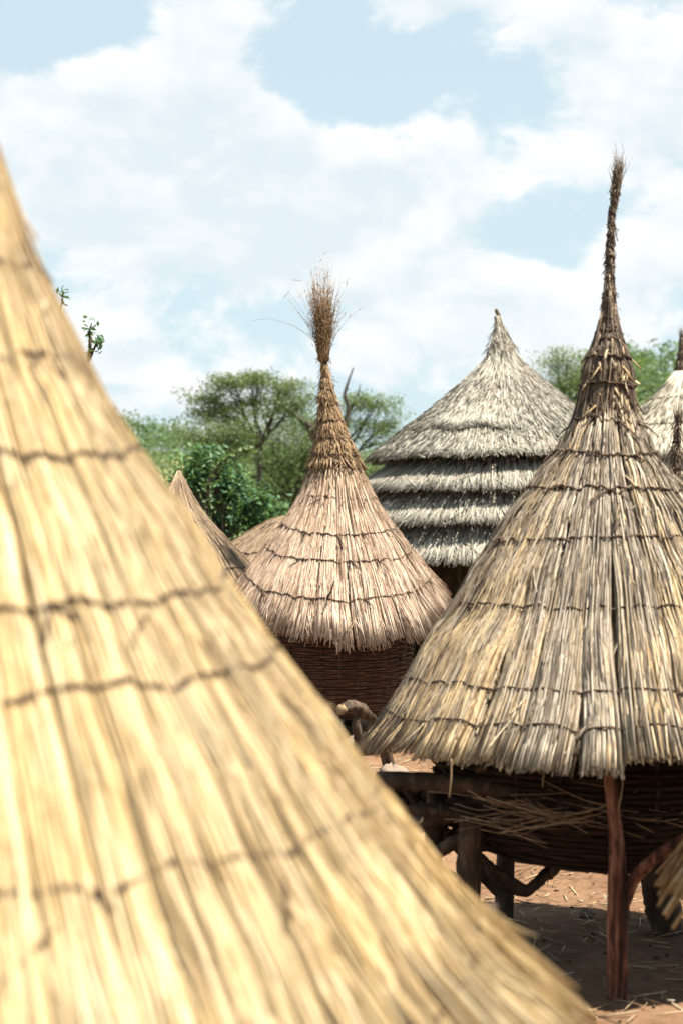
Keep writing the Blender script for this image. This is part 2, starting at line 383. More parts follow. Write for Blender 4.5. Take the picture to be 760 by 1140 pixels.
def pick(n, S, lo, hi):
    """end positions with density following the radius"""
    u = rng.uniform(lo, hi, n*4); r = np.interp(u, S.S, S.R); k = rng.uniform(0, r.max(), n*4) < r
    return u[k][:n] if k.sum() >= n else np.resize(u[k], n)
def thatch(S, mat, parent, n, width, thick=.03, wx=None, K=7, ns=4, eave_jit=.014, stray=.03, top=.0, dark=.10, part='thatch_bundle', gap=.97, mid=.38, mlen=(.22, .5), lift_s=.004, tone=1.0, panel=.0):
    """n reeds dealt out into bundles, each bundle one mesh part"""
    nA = int(n*(1-mid)); nB = n-nA
    th = rng.uniform(0, 2*np.pi, n); eb = S.bundle(th)
    q = (th-S.edges[eb])/(S.edges[eb+1]-S.edges[eb])*2-1; q = np.sign(q)*np.minimum(np.abs(q), 1)*gap
    th = S.edges[eb]+(q+1)/2*(S.edges[eb+1]-S.edges[eb])
    ej = rng.normal(0, .012, S.nb)
    isA = np.arange(n) < nA
    s1 = np.where(isA, 1+rng.normal(0, eave_jit, n)+ej[eb], np.concatenate([np.zeros(nA), pick(nB, S, .12, .97)]))
    mono = np.maximum.accumulate(S.R[:-1])
    s0A = np.clip(np.interp(rng.random(n)*S.R[-2], mono, S.S[:-1]), top, .62)
    s0 = np.where(isA, s0A, np.maximum(s1-rng.uniform(*mlen, n), top))
    s1 = np.minimum(s1, 1.07)
    lay = rng.uniform(.0, 1.0, n)
    wd = width*rng.uniform(.55, 1.35, n)
    sk = rng.normal(0, .007, n); st = rng.random(n) < stray
    sk[st] += rng.normal(0, .10, st.sum())
    t = np.linspace(0, 1, K)[None]
    u = s0[:, None]+(s1-s0)[:, None]*t
    tt = th[:, None]+sk[:, None]*(t-.5)
    shpA = np.clip(.25+t*3, 0, 1); shpB = 1-np.abs(2*t-1)**3*1.5
    o = thick*lay[:, None]*np.where(isA[:, None], shpA, shpB) + np.where(isA, 0, .004)[:, None]
    lift = np.where(st, np.abs(rng.normal(0, .022, n)), np.abs(rng.normal(0, lift_s, n))); o = o+lift[:, None]*t**3
    P, Nn = S.at(tt, u, o)
    P = P + rng.normal(0, .0028, (n, 1, 3))*np.sin(t*7+rng.uniform(0, 6, (n, 1)))[..., None]
    rad = wd[:, None]*.5*(.72+.28*t)
    rnd = np.clip(rng.beta(2.2, 1.8, n), 0, 1); dk = rng.random(n) < dark; rnd[dk] *= .25
    rnd = np.clip(.56+(rnd-.56)*tone+panel*np.sin(eb*7.13+np.floor((s0+s1)*4)*2.9), 0, 1)
    w_ = np.clip(wx(th, (s0+s1)/2, eb)+rng.normal(0, .15, n), 0, 1)
    for b in range(S.nb):
        m = eb == b
        if not m.any(): continue
        g = Geo(); tubes(g, P[m], rad[m], Nn[m], ns, True, .8, rnd=rnd[m], wx=w_[m])
        g.build(part, mat, parent)
def core(S, mat, parent, u0=0.0, u1=.97, inset=-.03, name='thatch_core', nth=64, nu=24):
    """solid body under the reeds, closed with an inner face"""
    th = np.linspace(0, 2*np.pi, nth, endpoint=False); u = np.linspace(u0, u1, nu)
    P, _ = S.at(th[None], u[:, None], inset)
    P2, _ = S.at(th[None], u[:, None], inset-.05)
    V = np.concatenate([P.reshape(-1, 3), P2.reshape(-1, 3)])
    i = np.arange(nth); j = (i+1) % nth; k = np.arange(nu-1)[:, None]; q = np.stack([k*nth+i, (k+1)*nth+i, (k+1)*nth+j, k*nth+j], -1).reshape(-1, 4)
    o2 = nu*nth; rim = np.stack([(nu-1)*nth+i, o2+(nu-1)*nth+i, o2+(nu-1)*nth+j, (nu-1)*nth+j], -1)
    topf = np.stack([i, j, o2+j, o2+i], -1)
    return build(name, V, [np.concatenate([q, q[:, ::-1]+o2, rim, topf])], mat, parent)
def rope(S, k, mat, parent, rad=.008, off=.03, n=180, name='binding_rope', strands=2, a0=0, a1=2*np.pi, us=None):
    th = np.linspace(a0, a1, n); g = Geo()
    u = S.rope_s(th, k) if us is None else us+wob(th, .006, S.seed*5+int(us*999), (1, 2, 5))
    for q in range(strands):
        ph = q*np.pi+k; tw = th*n/14*(1 if strands > 1 else 0)
        P, Nn = S.at(th, u+rad*.7/S.len*np.sin(tw+ph), off+S.quilt*.22*(len(S.ropes) > 0 and S.nb > 0)+rad*.7*np.cos(tw+ph)+wob(th, .003, k+S.seed, (9, 13)))
        rr = rad*(.8+.25*np.abs(wob(th, .6, k+q, (5, 8, 19))))
        tubes(g, P[None], rr[None], Nn[None], 5, True)
    return g.build(name, mat, parent)
def knots(S, k, mat, parent, every=3, rad=.018, off=.03, ph=0, tail=.09):
    """knots where the twine is tied round a bundle, each a small lump with two loose ends"""
    for b in range(ph, S.nb, every):
        a = S.edges[b]+rng.normal(0, .02); u = float(S.rope_s(np.array([a]), k)[0])
        g = Geo(); c, nn = S.at(np.array([a]), np.array([u]), off)
        t = np.linspace(0, 2*np.pi, 10); side = np.cross(nn[0], [0, 0, 1.]); side /= np.linalg.norm(side)+1e-9; upv = np.cross(side, nn[0])
        for q in range(2):
            an = rng.uniform(0, 3)
            P = c+rad*.55*(np.cos(t)[:, None]*(side*np.cos(an)+upv*np.sin(an))+np.sin(t)[:, None]*nn[0])
            tubes(g, P[None], np.full((1, 10), rad*.42), np.tile(upv*np.cos(an)-side*np.sin(an), (1, 10, 1)), 5)
        for q in range(2):
            tl = tail*rng.uniform(.4, 1.2); tt = np.linspace(0, 1, 5)[:, None]
            d = side*rng.normal(0, .8)-upv*rng.uniform(.2, 1)+nn[0]*rng.uniform(.1, .4)
            P = c+d*tt*tl-np.array([0, 0, 1.])*tt**2*tl*.3
            tubes(g, P[None], np.linspace(rad*.35, rad*.15, 5)[None], np.tile(nn[0], (1, 5, 1)), 4)
        g.build('rope_knot', mat, parent)
def frizz(S, mat, parent, n, lo, hi, length, width, name, wx=.3, out=.5, K=4, down=True, bias=2.2):
    """short broken straws standing off the surface: stuff"""
    th = rng.uniform(0, 6.283, n); u = pick(n, S, lo, hi)
    c, nn = S.at(th, u, .012); tang = np.stack([-np.sin(th), np.cos(th), 0*th], -1); dn = np.cross(nn, tang); dn[dn[:, 2] > 0] *= -1
    ln = length*rng.uniform(.3, 1.4, n)[:, None]
    d = unit(dn*(1 if down else -1)*rng.uniform(.4, 1, (n, 1))+tang*rng.normal(0, .55, (n, 1))+nn*np.abs(rng.normal(0, out, (n, 1))))
    t = np.linspace(0, 1, K)[None, :, None]
    P = c[:, None]+d[:, None]*ln[:, None]*t+np.array([0, 0, -1.])*(t**2)*ln[:, None]*rng.uniform(0, .5, (n, 1, 1))
    g = Geo(); tubes(g, P, width*.5*rng.uniform(.5, 1.3, (n, 1))*np.ones((1, K)), np.repeat(nn[:, None], K, 1), 3, True, 1, rnd=rng.beta(bias, 2, n), wx=np.clip(rng.normal(wx, .25, n), 0, 1))
    return tag(g.build(name, mat, parent), kind='stuff')
def spire(S, mat, parent, n, width, cords, ropemat, wx=.4, thick=.02, K=10, cord_r=.006):
    th = rng.uniform(0, 6.283, n); s0 = rng.uniform(-.0, .75, n); s1 = np.minimum(s0+rng.uniform(.2, .6, n), 1.08)
    tk = thick*np.clip(np.interp((s0+s1)/2, S.S, S.R)/.12, .22, 1)
    P, rad, Nn = reed_set(S, th, s0, s1, tk*rng.uniform(0, 1, n), tk*rng.uniform(.1, 1, n), width*rng.uniform(.6, 1.4, n), K, rng.normal(0, .35, n), None, .002)
    g = Geo(); tubes(g, P, rad, Nn, 4, True, .8, rnd=rng.beta(2, 2, n), wx=np.clip(rng.normal(wx, .3, n), 0, 1))
    sp = g.build('spire', mat, parent)
    core(S, mat, sp, .0, 1.02, -.002, 'spire_core', 20, 40)
    for k in range(len(S.ropes)):
        rope(S, k, ropemat, sp, cord_r, thick*float(np.clip(np.interp(S.ropes[k], S.S, S.R)/.12, .22, 1))+cord_r*.8, 60, 'spire_cord')
    return sp
def tuft(parent, mat, base, n, length, spread, width, name='grass_tuft', lean=(0, 0), droop=.25, seeds=True):
    g = Geo(); a = rng.uniform(0, 6.283, n); sp = np.abs(rng.normal(0, spread, n)); sp[rng.random(n) < .08] *= 2.6
    ln = length*np.clip(rng.normal(.72, .22, n), .2, 1.35)
    t = np.linspace(0, 1, 8)[None]
    h = np.stack([np.cos(a), np.sin(a)], -1)
    rad0 = base[3]*np.sqrt(rng.random(n))
    hor = rad0[:, None]+sp[:, None]*ln[:, None]*(t**1.7)
    x = base[0]+h[:, :1]*hor+lean[0]*t*ln[:, None]; y = base[1]+h[:, 1:]*hor+lean[1]*t*ln[:, None]
    z = base[2]+ln[:, None]*t*(1-.25*sp[:, None])-droop*sp[:, None]**2*ln[:, None]*t**3*1.5
    P = np.stack([x, y, z], -1)+rng.normal(0, .006, (n, 8, 3))*t[..., None]
    rad = width*.5*(1-.75*t)*rng.uniform(.6, 1.4, (n, 1)); up = np.stack([h[:, 0], h[:, 1], .2+0*a], -1)[:, None]+np.zeros((1, 8, 1))
    rn = rng.beta(2, 2, n)
    tubes(g, P, rad, up, 3, True, 1, rnd=rn, wx=np.clip(rng.normal(.6, .3, n), 0, 1))
    # side twigs with seed heads
    m = n if seeds else 0
    if m:
        i = rng.integers(0, n, m); k = rng.integers(4, 8, m); c = P[i, k]
        d = unit(rng.normal(0, .7, (m, 3))+np.array([0, 0, .7])+np.concatenate([h[i]*.5, np.zeros((m, 1))], 1))
        q = np.linspace(0, 1, 3)[None, :, None]; PP = c[:, None]+d[:, None]*q*length*rng.uniform(.03, .11, (m, 1, 1))
        tubes(g, PP, np.tile([[width*.35, width*.5, width*.15]], (m, 1)), up[i][:, :3], 3, True, 1, rnd=rn[i], wx=np.full(m, .7))
    return tag(g.build(name, mat, parent), kind='stuff')
def basket(parent, prof, nst=22, nrod=34, rod=.011, seed=0, mat=None):
    """wattle wall: upright stakes with rods woven in and out of them, a dark lining and a floor"""
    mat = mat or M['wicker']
    P = np.array(prof, float); z = np.linspace(P[0, 1], P[-1, 1], nrod); r = np.interp(z, P[::1, 1], P[:, 0]) if P[0, 1] < P[-1, 1] else None
    nth = nst*6; th = np.linspace(0, 2*np.pi, nth+1); g = Geo()
    for k in range(nrod):
        rr = r[k]+.013*np.sin(th*nst/2+(k % 2)*np.pi)+wob(th, .004, seed+k)
        zz = z[k]+wob(th, .004, seed+k+50)
        X = np.stack([rr*np.cos(th), rr*np.sin(th), zz+0*th], -1); up = np.stack([np.cos(th), np.sin(th), 0*th], -1)
        tubes(g, X[None], (rod*.5*(1+wob(th, .12, k, (2, 5))))[None], up[None], 5)
    o = tag(g.build('wattle_rods', mat, parent), kind='stuff')
    for k in range(nst):
        a = 2*np.pi*(k+.5)/nst; zs = np.linspace(P[0, 1]-.02, P[-1, 1], 5); rs = np.interp(zs, P[:, 1], P[:, 0])
        log(parent, 'wattle_stake', [(q*math.cos(a), q*math.sin(a), w_) for q, w_ in zip(rs, zs)], [.011]*5, M['bark'], seed+k, 6)
    pr = [(max(q-.03, .02), z_) for q, z_ in prof]; pr = [(.02, prof[0][1]+.01)]+pr
    nth = 40; a = np.arange(nth)/nth*2*np.pi; pr = np.array(pr)
    V = np.stack([pr[:, :1]*np.cos(a), pr[:, :1]*np.sin(a), pr[:, 1:]+0*a], -1).reshape(-1, 3)
    i = np.arange(nth); j = (i+1) % nth; k = np.arange(len(pr)-1)[:, None]
    Q = np.stack([k*nth+i, k*nth+j, (k+1)*nth+j, (k+1)*nth+i], -1).reshape(-1, 4)
    build('basket_lining', V, [Q], M['mud'], parent)

def lean_fn(pts):
    P = np.array(pts, float)      # (z, dx, dy)
    return lambda z: (np.interp(z, P[:, 0], P[:, 1]), np.interp(z, P[:, 0], P[:, 2]))
def px_at(x, y, Dd): return ((x-380)/FPX*Dd, Dd, CAMZ+(570-y)/FPX*Dd)

# ------------------------------------------------------------------ foreground granary (left, out of focus)
def granary_front():
    Dd, X = 2.8, px_at(-95, 0, 2.8)[0]
    e = empty('granary', (X, Dd, 0), 'nearest granary with large golden reed roof, blurred, filling the lower left', 'granary', 'granaries of the village')
    sil = [(0,175),(30,240),(60,310),(107,410),(150,478),(190,537),(230,600),(265,652),(300,702),(350,780),(411,868),(452,930),(526,1040),(606,1132),(650,1182)]
    pr = prof_from_px(sil, X, Dd, .026)
    pr = [(pr[0][0]*.62, pr[0][1]+.22)]+pr
    S = Surf(pr, 50, .036, (.215, .30, .395, .525, .60, .745, .885), .020, seed=1, wander=.35)
    wx = lambda th, u, b: np.clip(.85-.75*u, 0, 1)+.28*np.sin(b*12.9+u*8)+.22*np.sin(th*9+u*13)*np.sin(th*23-u*7)
    thatch(S, M['reed_gold'], e, 13500, .0074, .012, wx, K=7, ns=3, stray=.015, dark=.06, mid=.6, mlen=(.12, .30), lift_s=.001, tone=.6, panel=.18, gap=.93)
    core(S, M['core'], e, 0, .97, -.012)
    for k in range(len(S.ropes)):
        rope(S, k, M['rope'], e, .0040, .018, 420)
        if k in (1, 3, 5, 6): knots(S, k, M['rope'], e, 4, .014, .019, k % 2)
    zt = pr[0][1]
    S2 = Surf([(.02, zt+.85), (.03, zt+.5), (.06, zt+.22), (pr[0][0]+.03, zt-.05)], 0, 0, (.2, .4, .6, .8), .012, seed=2)
    spire(S2, M['spire_tan'], e, 260, .011, 4, M['rope'])
    tuft(e, M['spire_tan'], (0, 0, zt+.75, .02), 80, .4, .25, .005)
    frizz(S, M['reed_gold'], e, 120, .1, 1.0, .08, .005, 'loose_straw', .2, .15)
    basket(e, [(.55, .42), (.68, .6), (.74, .9), (.7, 1.3), (.62, 1.6)], 22, 26, .024, 3)
    for k in range(5):
        a = k*2*np.pi/5+.5; log(e, 'leg', [(.5*math.cos(a), .5*math.sin(a), -.06), (.47*math.cos(a), .47*math.sin(a), .47)], [.06, .055], M['bark'], k)
    return e
granary_front()

# ------------------------------------------------------------------ centre granary (in focus)
def granary_centre():
    Dd = 14.2; X = px_at(378, 0, Dd)[0]
    e = empty('granary', (X, Dd, 0), 'granary with rosy reed roof and frayed grass tuft, its wicker wall showing below', 'granary', 'granaries of the village')
    hw = [(488,15),(500,21),(512,26),(522,30),(540,38),(553,43),(565,50),(577,59),(597,74),(618,90),(640,108),(660,124)]
    pr = prof_from_px([(378+h, y) for y, h in hw], X, Dd, .022)
    drop = lambda th: .40*np.clip(np.cos(th+np.pi/2-.12), 0, 1)**.8 + wob(th, .02, 5)
    ln = lean_fn([(1.0, 0, 0), (2.5, -.03, 0), (2.85, -.055, 0), (3.3, -.12, 0), (3.8, -.165, 0), (4.3, -.165, 0)])
    S = Surf(pr, 36, .026, (.16, .34, .53, .67, .84), .022, lean=ln, drop=drop, seed=11)
    wx = lambda th, u, b: np.clip(1.15-u*1.9, 0, .9)+.08*np.sin(b*7.7)
    thatch(S, M['reed_pink'], e, 11500, .0086, .026, wx, K=6, ns=3, eave_jit=.018, stray=.035, dark=.20, mid=.5, mlen=(.15, .4), lift_s=.002, tone=.95, panel=.06)
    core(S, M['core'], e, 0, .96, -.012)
    for k in range(len(S.ropes)):
        rope(S, k, M['rope'], e, .0066, .031, 300)
        knots(S, k, M['rope'], e, 3, .02, .038, k % 3, .14)
    hs = [(392,6),(404,6),(420,7),(436,10.5),(445,12.5),(456,13),(466,17),(480,19),(492,24),(503,28),(514,32)]
    pr2 = prof_from_px([(378+h, y) for y, h in hs], X, Dd, .02)
    S2 = Surf(pr2, 0, 0, (.10, .22, .33, .47, .62, .78, .93), .045, lean=ln, seed=12)
    sp = spire(S2, M['spire_tan'], e, 520, .012, 5, M['rope'], thick=.028, wx=.35)
    frizz(S2, M['spire_tan'], e, 750, .0, 1.0, .09, .007, 'frayed_straw', .3, .35)
    lx = ln(np.array([3.75]))[0][0]
    tuft(e, M['spire_tan'], (float(lx), 0, CAMZ+(570-402)/FPX*Dd, .055), 460, .80, .13, .0072, lean=(-.02, 0))
    tuft(e, M['spire_tan'], (float(lx), 0, CAMZ+(570-398)/FPX*Dd, .04), 22, 1.02, .19, .006, 'stray_stalks', (-.03, 0))
    frizz(S, M['reed_pink'], e, 500, .1, .95, .12, .0065, 'loose_straw', .3, .12)
    frizz(S, M['spire_tan'], e, 380, .0, .15, .15, .007, 'skirt_straw', .2, .05)
    # a broken stick stuck in the thatch
    log(e, 'thatch_peg', [(-.13, -.86, 1.38), (-.08, -.97, 1.45), (-.05, -1.05, 1.56)], [.012, .010, .005], M['rope'], 4, 6)
    basket(e, [(.55, .22), (.66, .30), (.72, .65), (.72, 1.1), (.66, 1.5)], 26, 52, .0165, 5, M['wicker_red'])
    for k in range(6):
        a = k*2*np.pi/6+.3; log(e, 'leg', [(.5*math.cos(a), .5*math.sin(a), -.06), (.48*math.cos(a), .48*math.sin(a), .26)], [.065, .055], M['bark'], k+8)
    return e
granary_centre()

# ------------------------------------------------------------------ right granary, weathered, long spire
def granary_right():
    Dd = 7.2; X = px_at(668, 0, Dd)[0]
    e = empty('granary', (X, Dd, 0), 'weathered granary with long dark tapering spire standing on a forked red post', 'granary', 'granaries of the village')
    sil = [(640,440),(632,462),(622,484),(606,508),(590,530),(565,568),(540,608),(515,650),(490,692),(465,732),(438,776),(400,836)]
    pr = prof_from_px(sil, X, Dd, .018)
    ln = lean_fn([(1.0, 0, 0), (2.2, .01, 0), (2.5, .02, 0), (2.8, .035, 0), (3.2, .045, 0), (3.6, .052, 0), (4.1, .095, 0)])
    S = Surf(pr, 27, .055, (.075, .165, .265, .40, .585, .80, .90), .03, lean=ln, seed=21,
             drop=lambda th: -.125*np.clip(np.cos(th+np.pi/2), 0, 1)**.8+wob(th, .008, 3))
    S.rope_skip = ()
    wx = lambda th, u, b: np.clip(1.68-1.42*u, .05, 1)+.38*np.sin(b*5.3+1.0)*np.clip(u*1.4, 0, 1)+.22*np.sin(u*17+b*2.1)+.2*np.sin(th*31+u*9)
    thatch(S, M['reed_grey'], e, 12800, .0078, .024, wx, K=8, ns=3, eave_jit=.006, stray=.02, dark=.16, mid=.5, mlen=(.12, .4), lift_s=.001, tone=.85, panel=.09)
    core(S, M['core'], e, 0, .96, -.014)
    for k in range(len(S.ropes)):
        rope(S, k, M['rope'], e, .0044, .031, 420)
        if k < 6: knots(S, k, M['rope'], e, 3, .016, .042, k % 3, .09)
    hs = [(200,4.5),(215,5),(240,6),(262,6.6),(285,7),(305,7.4),(330,8.4),(348,10.4),(362,13),(376,16.5),(388,21),(400,26),(415,29),(432,31),(446,32),(456,33)]
    pr2 = prof_from_px([(668-h, y) for y, h in hs], X, Dd, .002)
    S2 = Surf(pr2, 0, 0, (.10, .15, .195, .24, .285, .33, .375, .42, .465, .51, .555, .60, .65, .70, .775, .90), .024, lean=ln, seed=22)
    spire(S2, M['spire_dark'], e, 900, .0085, 8, M['rope'], thick=.022, wx=.45, cord_r=.0055)
    frizz(S2, M['spire_dark'], e, 900, .02, 1.0, .032, .005, 'frayed_straw', .3, .16)
    frizz(S2, M['reed_grey'], e, 90, .68, 1.0, .07, .010, 'broken_reeds', .3, .22)
    tuft(e, M['spire_dark'], (float(ln(np.array([3.95]))[0][0])-.012, 0, CAMZ+(570-232)/FPX*Dd, .014), 260, .25, .06, .006, lean=(.10, 0), seeds=False)
    frizz(S, M['reed_grey'], e, 300, .0, .93, .08, .0055, 'loose_straw', .5, .10)
    frizz(S, M['spire_dark'], e, 220, .0, .08, .10, .007, 'skirt_straw', .3, .08)
    # broken reed ends tumbling out of the top binding
    frizz(S, M['reed_grey'], e, 70, .05, .42, .16, .010, 'broken_reeds', .45, .16)
    # store body, slung low
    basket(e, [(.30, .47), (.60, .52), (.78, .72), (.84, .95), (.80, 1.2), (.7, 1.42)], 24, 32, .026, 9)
    def at(x, y, dd): p = px_at(x, y, dd); return (p[0]-X, p[1]-Dd, p[2])
    # supports
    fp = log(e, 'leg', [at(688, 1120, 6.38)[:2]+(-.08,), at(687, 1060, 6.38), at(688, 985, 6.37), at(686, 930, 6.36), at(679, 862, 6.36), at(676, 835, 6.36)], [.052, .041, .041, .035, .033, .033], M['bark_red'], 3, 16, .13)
    fp['label'] = 'forked post of reddish bark'
    log(fp, 'fork_branch', [at(691, 1010, 6.37), at(704, 978, 6.34), at(728, 955, 6.30), at(765, 932, 6.24), at(800, 905, 6.2)], [.030, .026, .023, .023, .02], M['bark_red'], 5, 12, .14)
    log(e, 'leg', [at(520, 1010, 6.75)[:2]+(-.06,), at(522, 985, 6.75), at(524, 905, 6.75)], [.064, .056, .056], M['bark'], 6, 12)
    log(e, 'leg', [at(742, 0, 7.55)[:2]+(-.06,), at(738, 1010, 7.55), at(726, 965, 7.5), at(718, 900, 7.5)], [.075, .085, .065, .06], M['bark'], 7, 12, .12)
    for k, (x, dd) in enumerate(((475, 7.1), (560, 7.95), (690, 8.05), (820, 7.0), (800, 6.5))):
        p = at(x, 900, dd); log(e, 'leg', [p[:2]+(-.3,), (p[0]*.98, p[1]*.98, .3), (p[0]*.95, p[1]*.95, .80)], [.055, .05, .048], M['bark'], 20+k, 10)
    # bearer logs under the eave
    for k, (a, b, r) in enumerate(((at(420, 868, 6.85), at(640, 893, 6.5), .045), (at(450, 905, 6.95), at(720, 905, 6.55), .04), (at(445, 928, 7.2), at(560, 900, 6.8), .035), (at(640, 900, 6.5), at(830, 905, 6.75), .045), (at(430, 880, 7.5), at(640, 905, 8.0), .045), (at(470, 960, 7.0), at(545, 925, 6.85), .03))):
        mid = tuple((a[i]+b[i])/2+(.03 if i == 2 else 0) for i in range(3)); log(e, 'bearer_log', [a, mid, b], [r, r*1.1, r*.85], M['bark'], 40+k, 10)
    # crooked prop hanging below the store
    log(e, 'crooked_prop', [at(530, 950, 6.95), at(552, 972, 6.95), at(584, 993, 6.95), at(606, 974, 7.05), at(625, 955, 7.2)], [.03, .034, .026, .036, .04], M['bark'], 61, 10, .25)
    # brushwood and short sticks wedged between store and bearers
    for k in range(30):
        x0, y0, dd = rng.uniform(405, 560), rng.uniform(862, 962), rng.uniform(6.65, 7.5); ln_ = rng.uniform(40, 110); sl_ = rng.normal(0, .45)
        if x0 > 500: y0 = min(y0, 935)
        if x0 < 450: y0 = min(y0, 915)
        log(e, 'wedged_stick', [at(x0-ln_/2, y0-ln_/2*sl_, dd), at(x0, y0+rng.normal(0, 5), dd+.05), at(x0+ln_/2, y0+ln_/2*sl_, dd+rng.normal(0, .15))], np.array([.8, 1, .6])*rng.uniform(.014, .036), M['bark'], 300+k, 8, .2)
    # hay hanging out under the eave
    g = Geo(); n = 70
    x0 = rng.uniform(535, 720, n); y0 = 905+rng.normal(0, 9, n); dd = 6.42+rng.uniform(-.05, .06, n); ln_ = rng.uniform(40, 140, n)
    t = np.linspace(0, 1, 6)[None]; sl_ = rng.normal(.08, .16, n)[:, None]
    xx = x0[:, None]+ln_[:, None]*(t-.5); yy = y0[:, None]+ln_[:, None]*sl_*(t-.5)+22*(t-.5)**2*rng.normal(0, 1, (n, 1))
    Pp = np.stack([(xx-380)/FPX*dd[:, None]-X, dd[:, None]-Dd+.05*np.sin(t*5+x0[:, None]), CAMZ+(570-yy)/FPX*dd[:, None]], -1)
    tubes(g, Pp, np.full((n, 6), .0022), np.tile([0, -1., 0], (n, 6, 1)), 3, True, 1, rnd=rng.beta(2, 2, n), wx=rng.uniform(.2, .8, n))
    tag(g.build('hay_wisps', M['reed_brown'], e), kind='stuff')
    # single reeds dangling from the rim
    for k, (x, ya, yb, dd) in enumerate(((502, 846, 888, 6.25), (605, 846, 876, 6.12), (693, 846, 903, 6.1))):
        log(e, 'dangling_reed', [at(x, ya, dd), at(x+rng.normal(0, .5), (ya+yb)/2, dd), at(x+rng.normal(0, 2), yb, dd)], [.004, .004, .003], M['cut'], 70+k, 5, .02)
    return e
granary_right()

# ------------------------------------------------------------------ other granaries
def granary_small(label, x, Dd, sil_hw, spire_hw, mat, smat, n, nb=26, ropes=(.2, .4, .6, .8), seed=50, lean=None, width=.016, body=True, K=4):
    X = px_at(x, 0, Dd)[0]
    e = empty('granary', (X, Dd, 0), label, 'granary', 'granaries of the village')
    pr = prof_from_px([(x+h, y) for y, h in sil_hw], X, Dd, .035)
    ln = lean_fn(lean) if lean else None
    S = Surf(pr, nb, .03, ropes, .025, lean=ln, seed=seed)
    thatch(S, mat, e, n, width, .03, lambda th, u, b: .45-.3*u+.12*np.sin(b*4.1), K=K, ns=3, stray=.06)
    core(S, M['core'], e, 0, .96, -.014)
    for k in range(len(ropes)): rope(S, k, M['rope'], e, .009, .038, 160)
    if spire_hw:
        pr2 = prof_from_px([(x+h, y) for y, h in spire_hw], X, Dd, .012)
        S2 = Surf(pr2, 0, 0, (.15, .3, .45, .6, .75, .9), .015, lean=ln, seed=seed+1)
        spire(S2, smat, e, 260, .011, 6, M['rope'], thick=.022, wx=.5)
        frizz(S2, smat, e, 220, .02, 1.0, .07, .007, 'frayed_straw', .4, .3)
        zt = pr2[0][1]; lx = float(ln(np.array([zt]))[0][0]) if ln else 0
        tuft(e, smat, (lx, 0, zt-.08, .02), 60, .16, .16, .006, seeds=False)
    ze = pr[-1][1]
    rb = min(.78, pr[-1][0]*.66)
    if body:
        basket(e, [(rb*.7, .42), (rb*.9, .52), (rb, .8), (rb*.98, ze+.1)], 18, 20, .03, seed)
        for k in range(5):
            a = k*2*np.pi/5+.2; log(e, 'leg', [(rb*.75*math.cos(a), rb*.75*math.sin(a), -.06), (rb*.7*math.cos(a), rb*.7*math.sin(a), .46)], [.06, .055], M['bark'], seed+k)
    return e
# spire rising at the frame edge between the weathered roof and the cream hut
granary_small('granary whose thin brown spire rises at right edge, behind the weathered granary', 752, 10.6,
    [(556, 15), (575, 24), (610, 50), (660, 84), (720, 124), (775, 158)], [(462, 3), (480, 4), (505, 5.5), (525, 7), (545, 10), (560, 17)],
    M['reed_grey'], M['spire_dark'], 2600, seed=50, lean=[(1, 0, 0), (2.2, -.02, 0), (2.6, -.005, 0), (3.05, .03, 0)])
# brown roof half hidden behind the foreground roof
granary_small('granary with pointed brown roof peeking out between golden roof and green bush', 199, 15.0,
    [(524, 1), (532, 3.5), (541, 8), (552, 14), (566, 24), (582, 37), (600, 54), (625, 76), (655, 100), (680, 118)], None, M['reed_brown'], M['spire_tan'], 5200, 28, (.35, .7), 60, width=.010)
# squat old roof between the last one and the rosy roof
granary_small('low squat tan roof in gap between brown pointed roof and rosy roof', 318, 18.0,
    [(575, 5), (580, 18), (588, 34), (597, 50), (610, 70), (630, 98), (650, 122)], None, M['reed_brown'], M['spire_tan'], 4200, 26, (.6,), 70, width=.011)
# granary beyond the right edge: only the eave reaches in
def granary_edge():
    Dd = 4.35; X = 2.225
    e = empty('granary', (X, Dd, 0), 'granary cut off by right edge, only the tip of its yellow eave showing', 'granary', 'granaries of the village')
    zr = CAMZ+(570-992)/FPX*Dd
    pr = [(.12, zr+1.75), (.3, zr+1.35), (.6, zr+.85), (.9, zr+.38), (1.13, zr)]
    S = Surf(pr, 28, .03, (.2, .4, .6, .8), .025, seed=81)
    thatch(S, M['reed_gold'], e, 4600, .012, .03, lambda th, u, b: .4+.2*np.sin(b*3.3), K=5, ns=3, eave_jit=.03)
    core(S, M['core'], e, 0, .96, -.045)
    for k in range(4): rope(S, k, M['rope'], e, .008, .036, 140)
    S2 = Surf([(.02, zr+2.7), (.04, zr+2.3), (.08, zr+1.95), (.13, zr+1.7)], 0, 0, (.2, .4, .6, .8), .012, seed=82)
    spire(S2, M['spire_tan'], e, 160, .011, 4, M['rope'])
    tuft(e, M['spire_tan'], (0, 0, zr+2.6, .02), 60, .3, .2, .005)
    basket(e, [(.5, .40), (.62, .5), (.7, .75), (.66, zr+.2)], 18, 20, .026, 83)
    for k in range(5):
        a = k*2*np.pi/5+.9; log(e, 'leg', [(.5*math.cos(a), .5*math.sin(a), -.06), (.47*math.cos(a), .47*math.sin(a), .45)], [.06, .055], M['bark'], 84+k)
granary_edge()

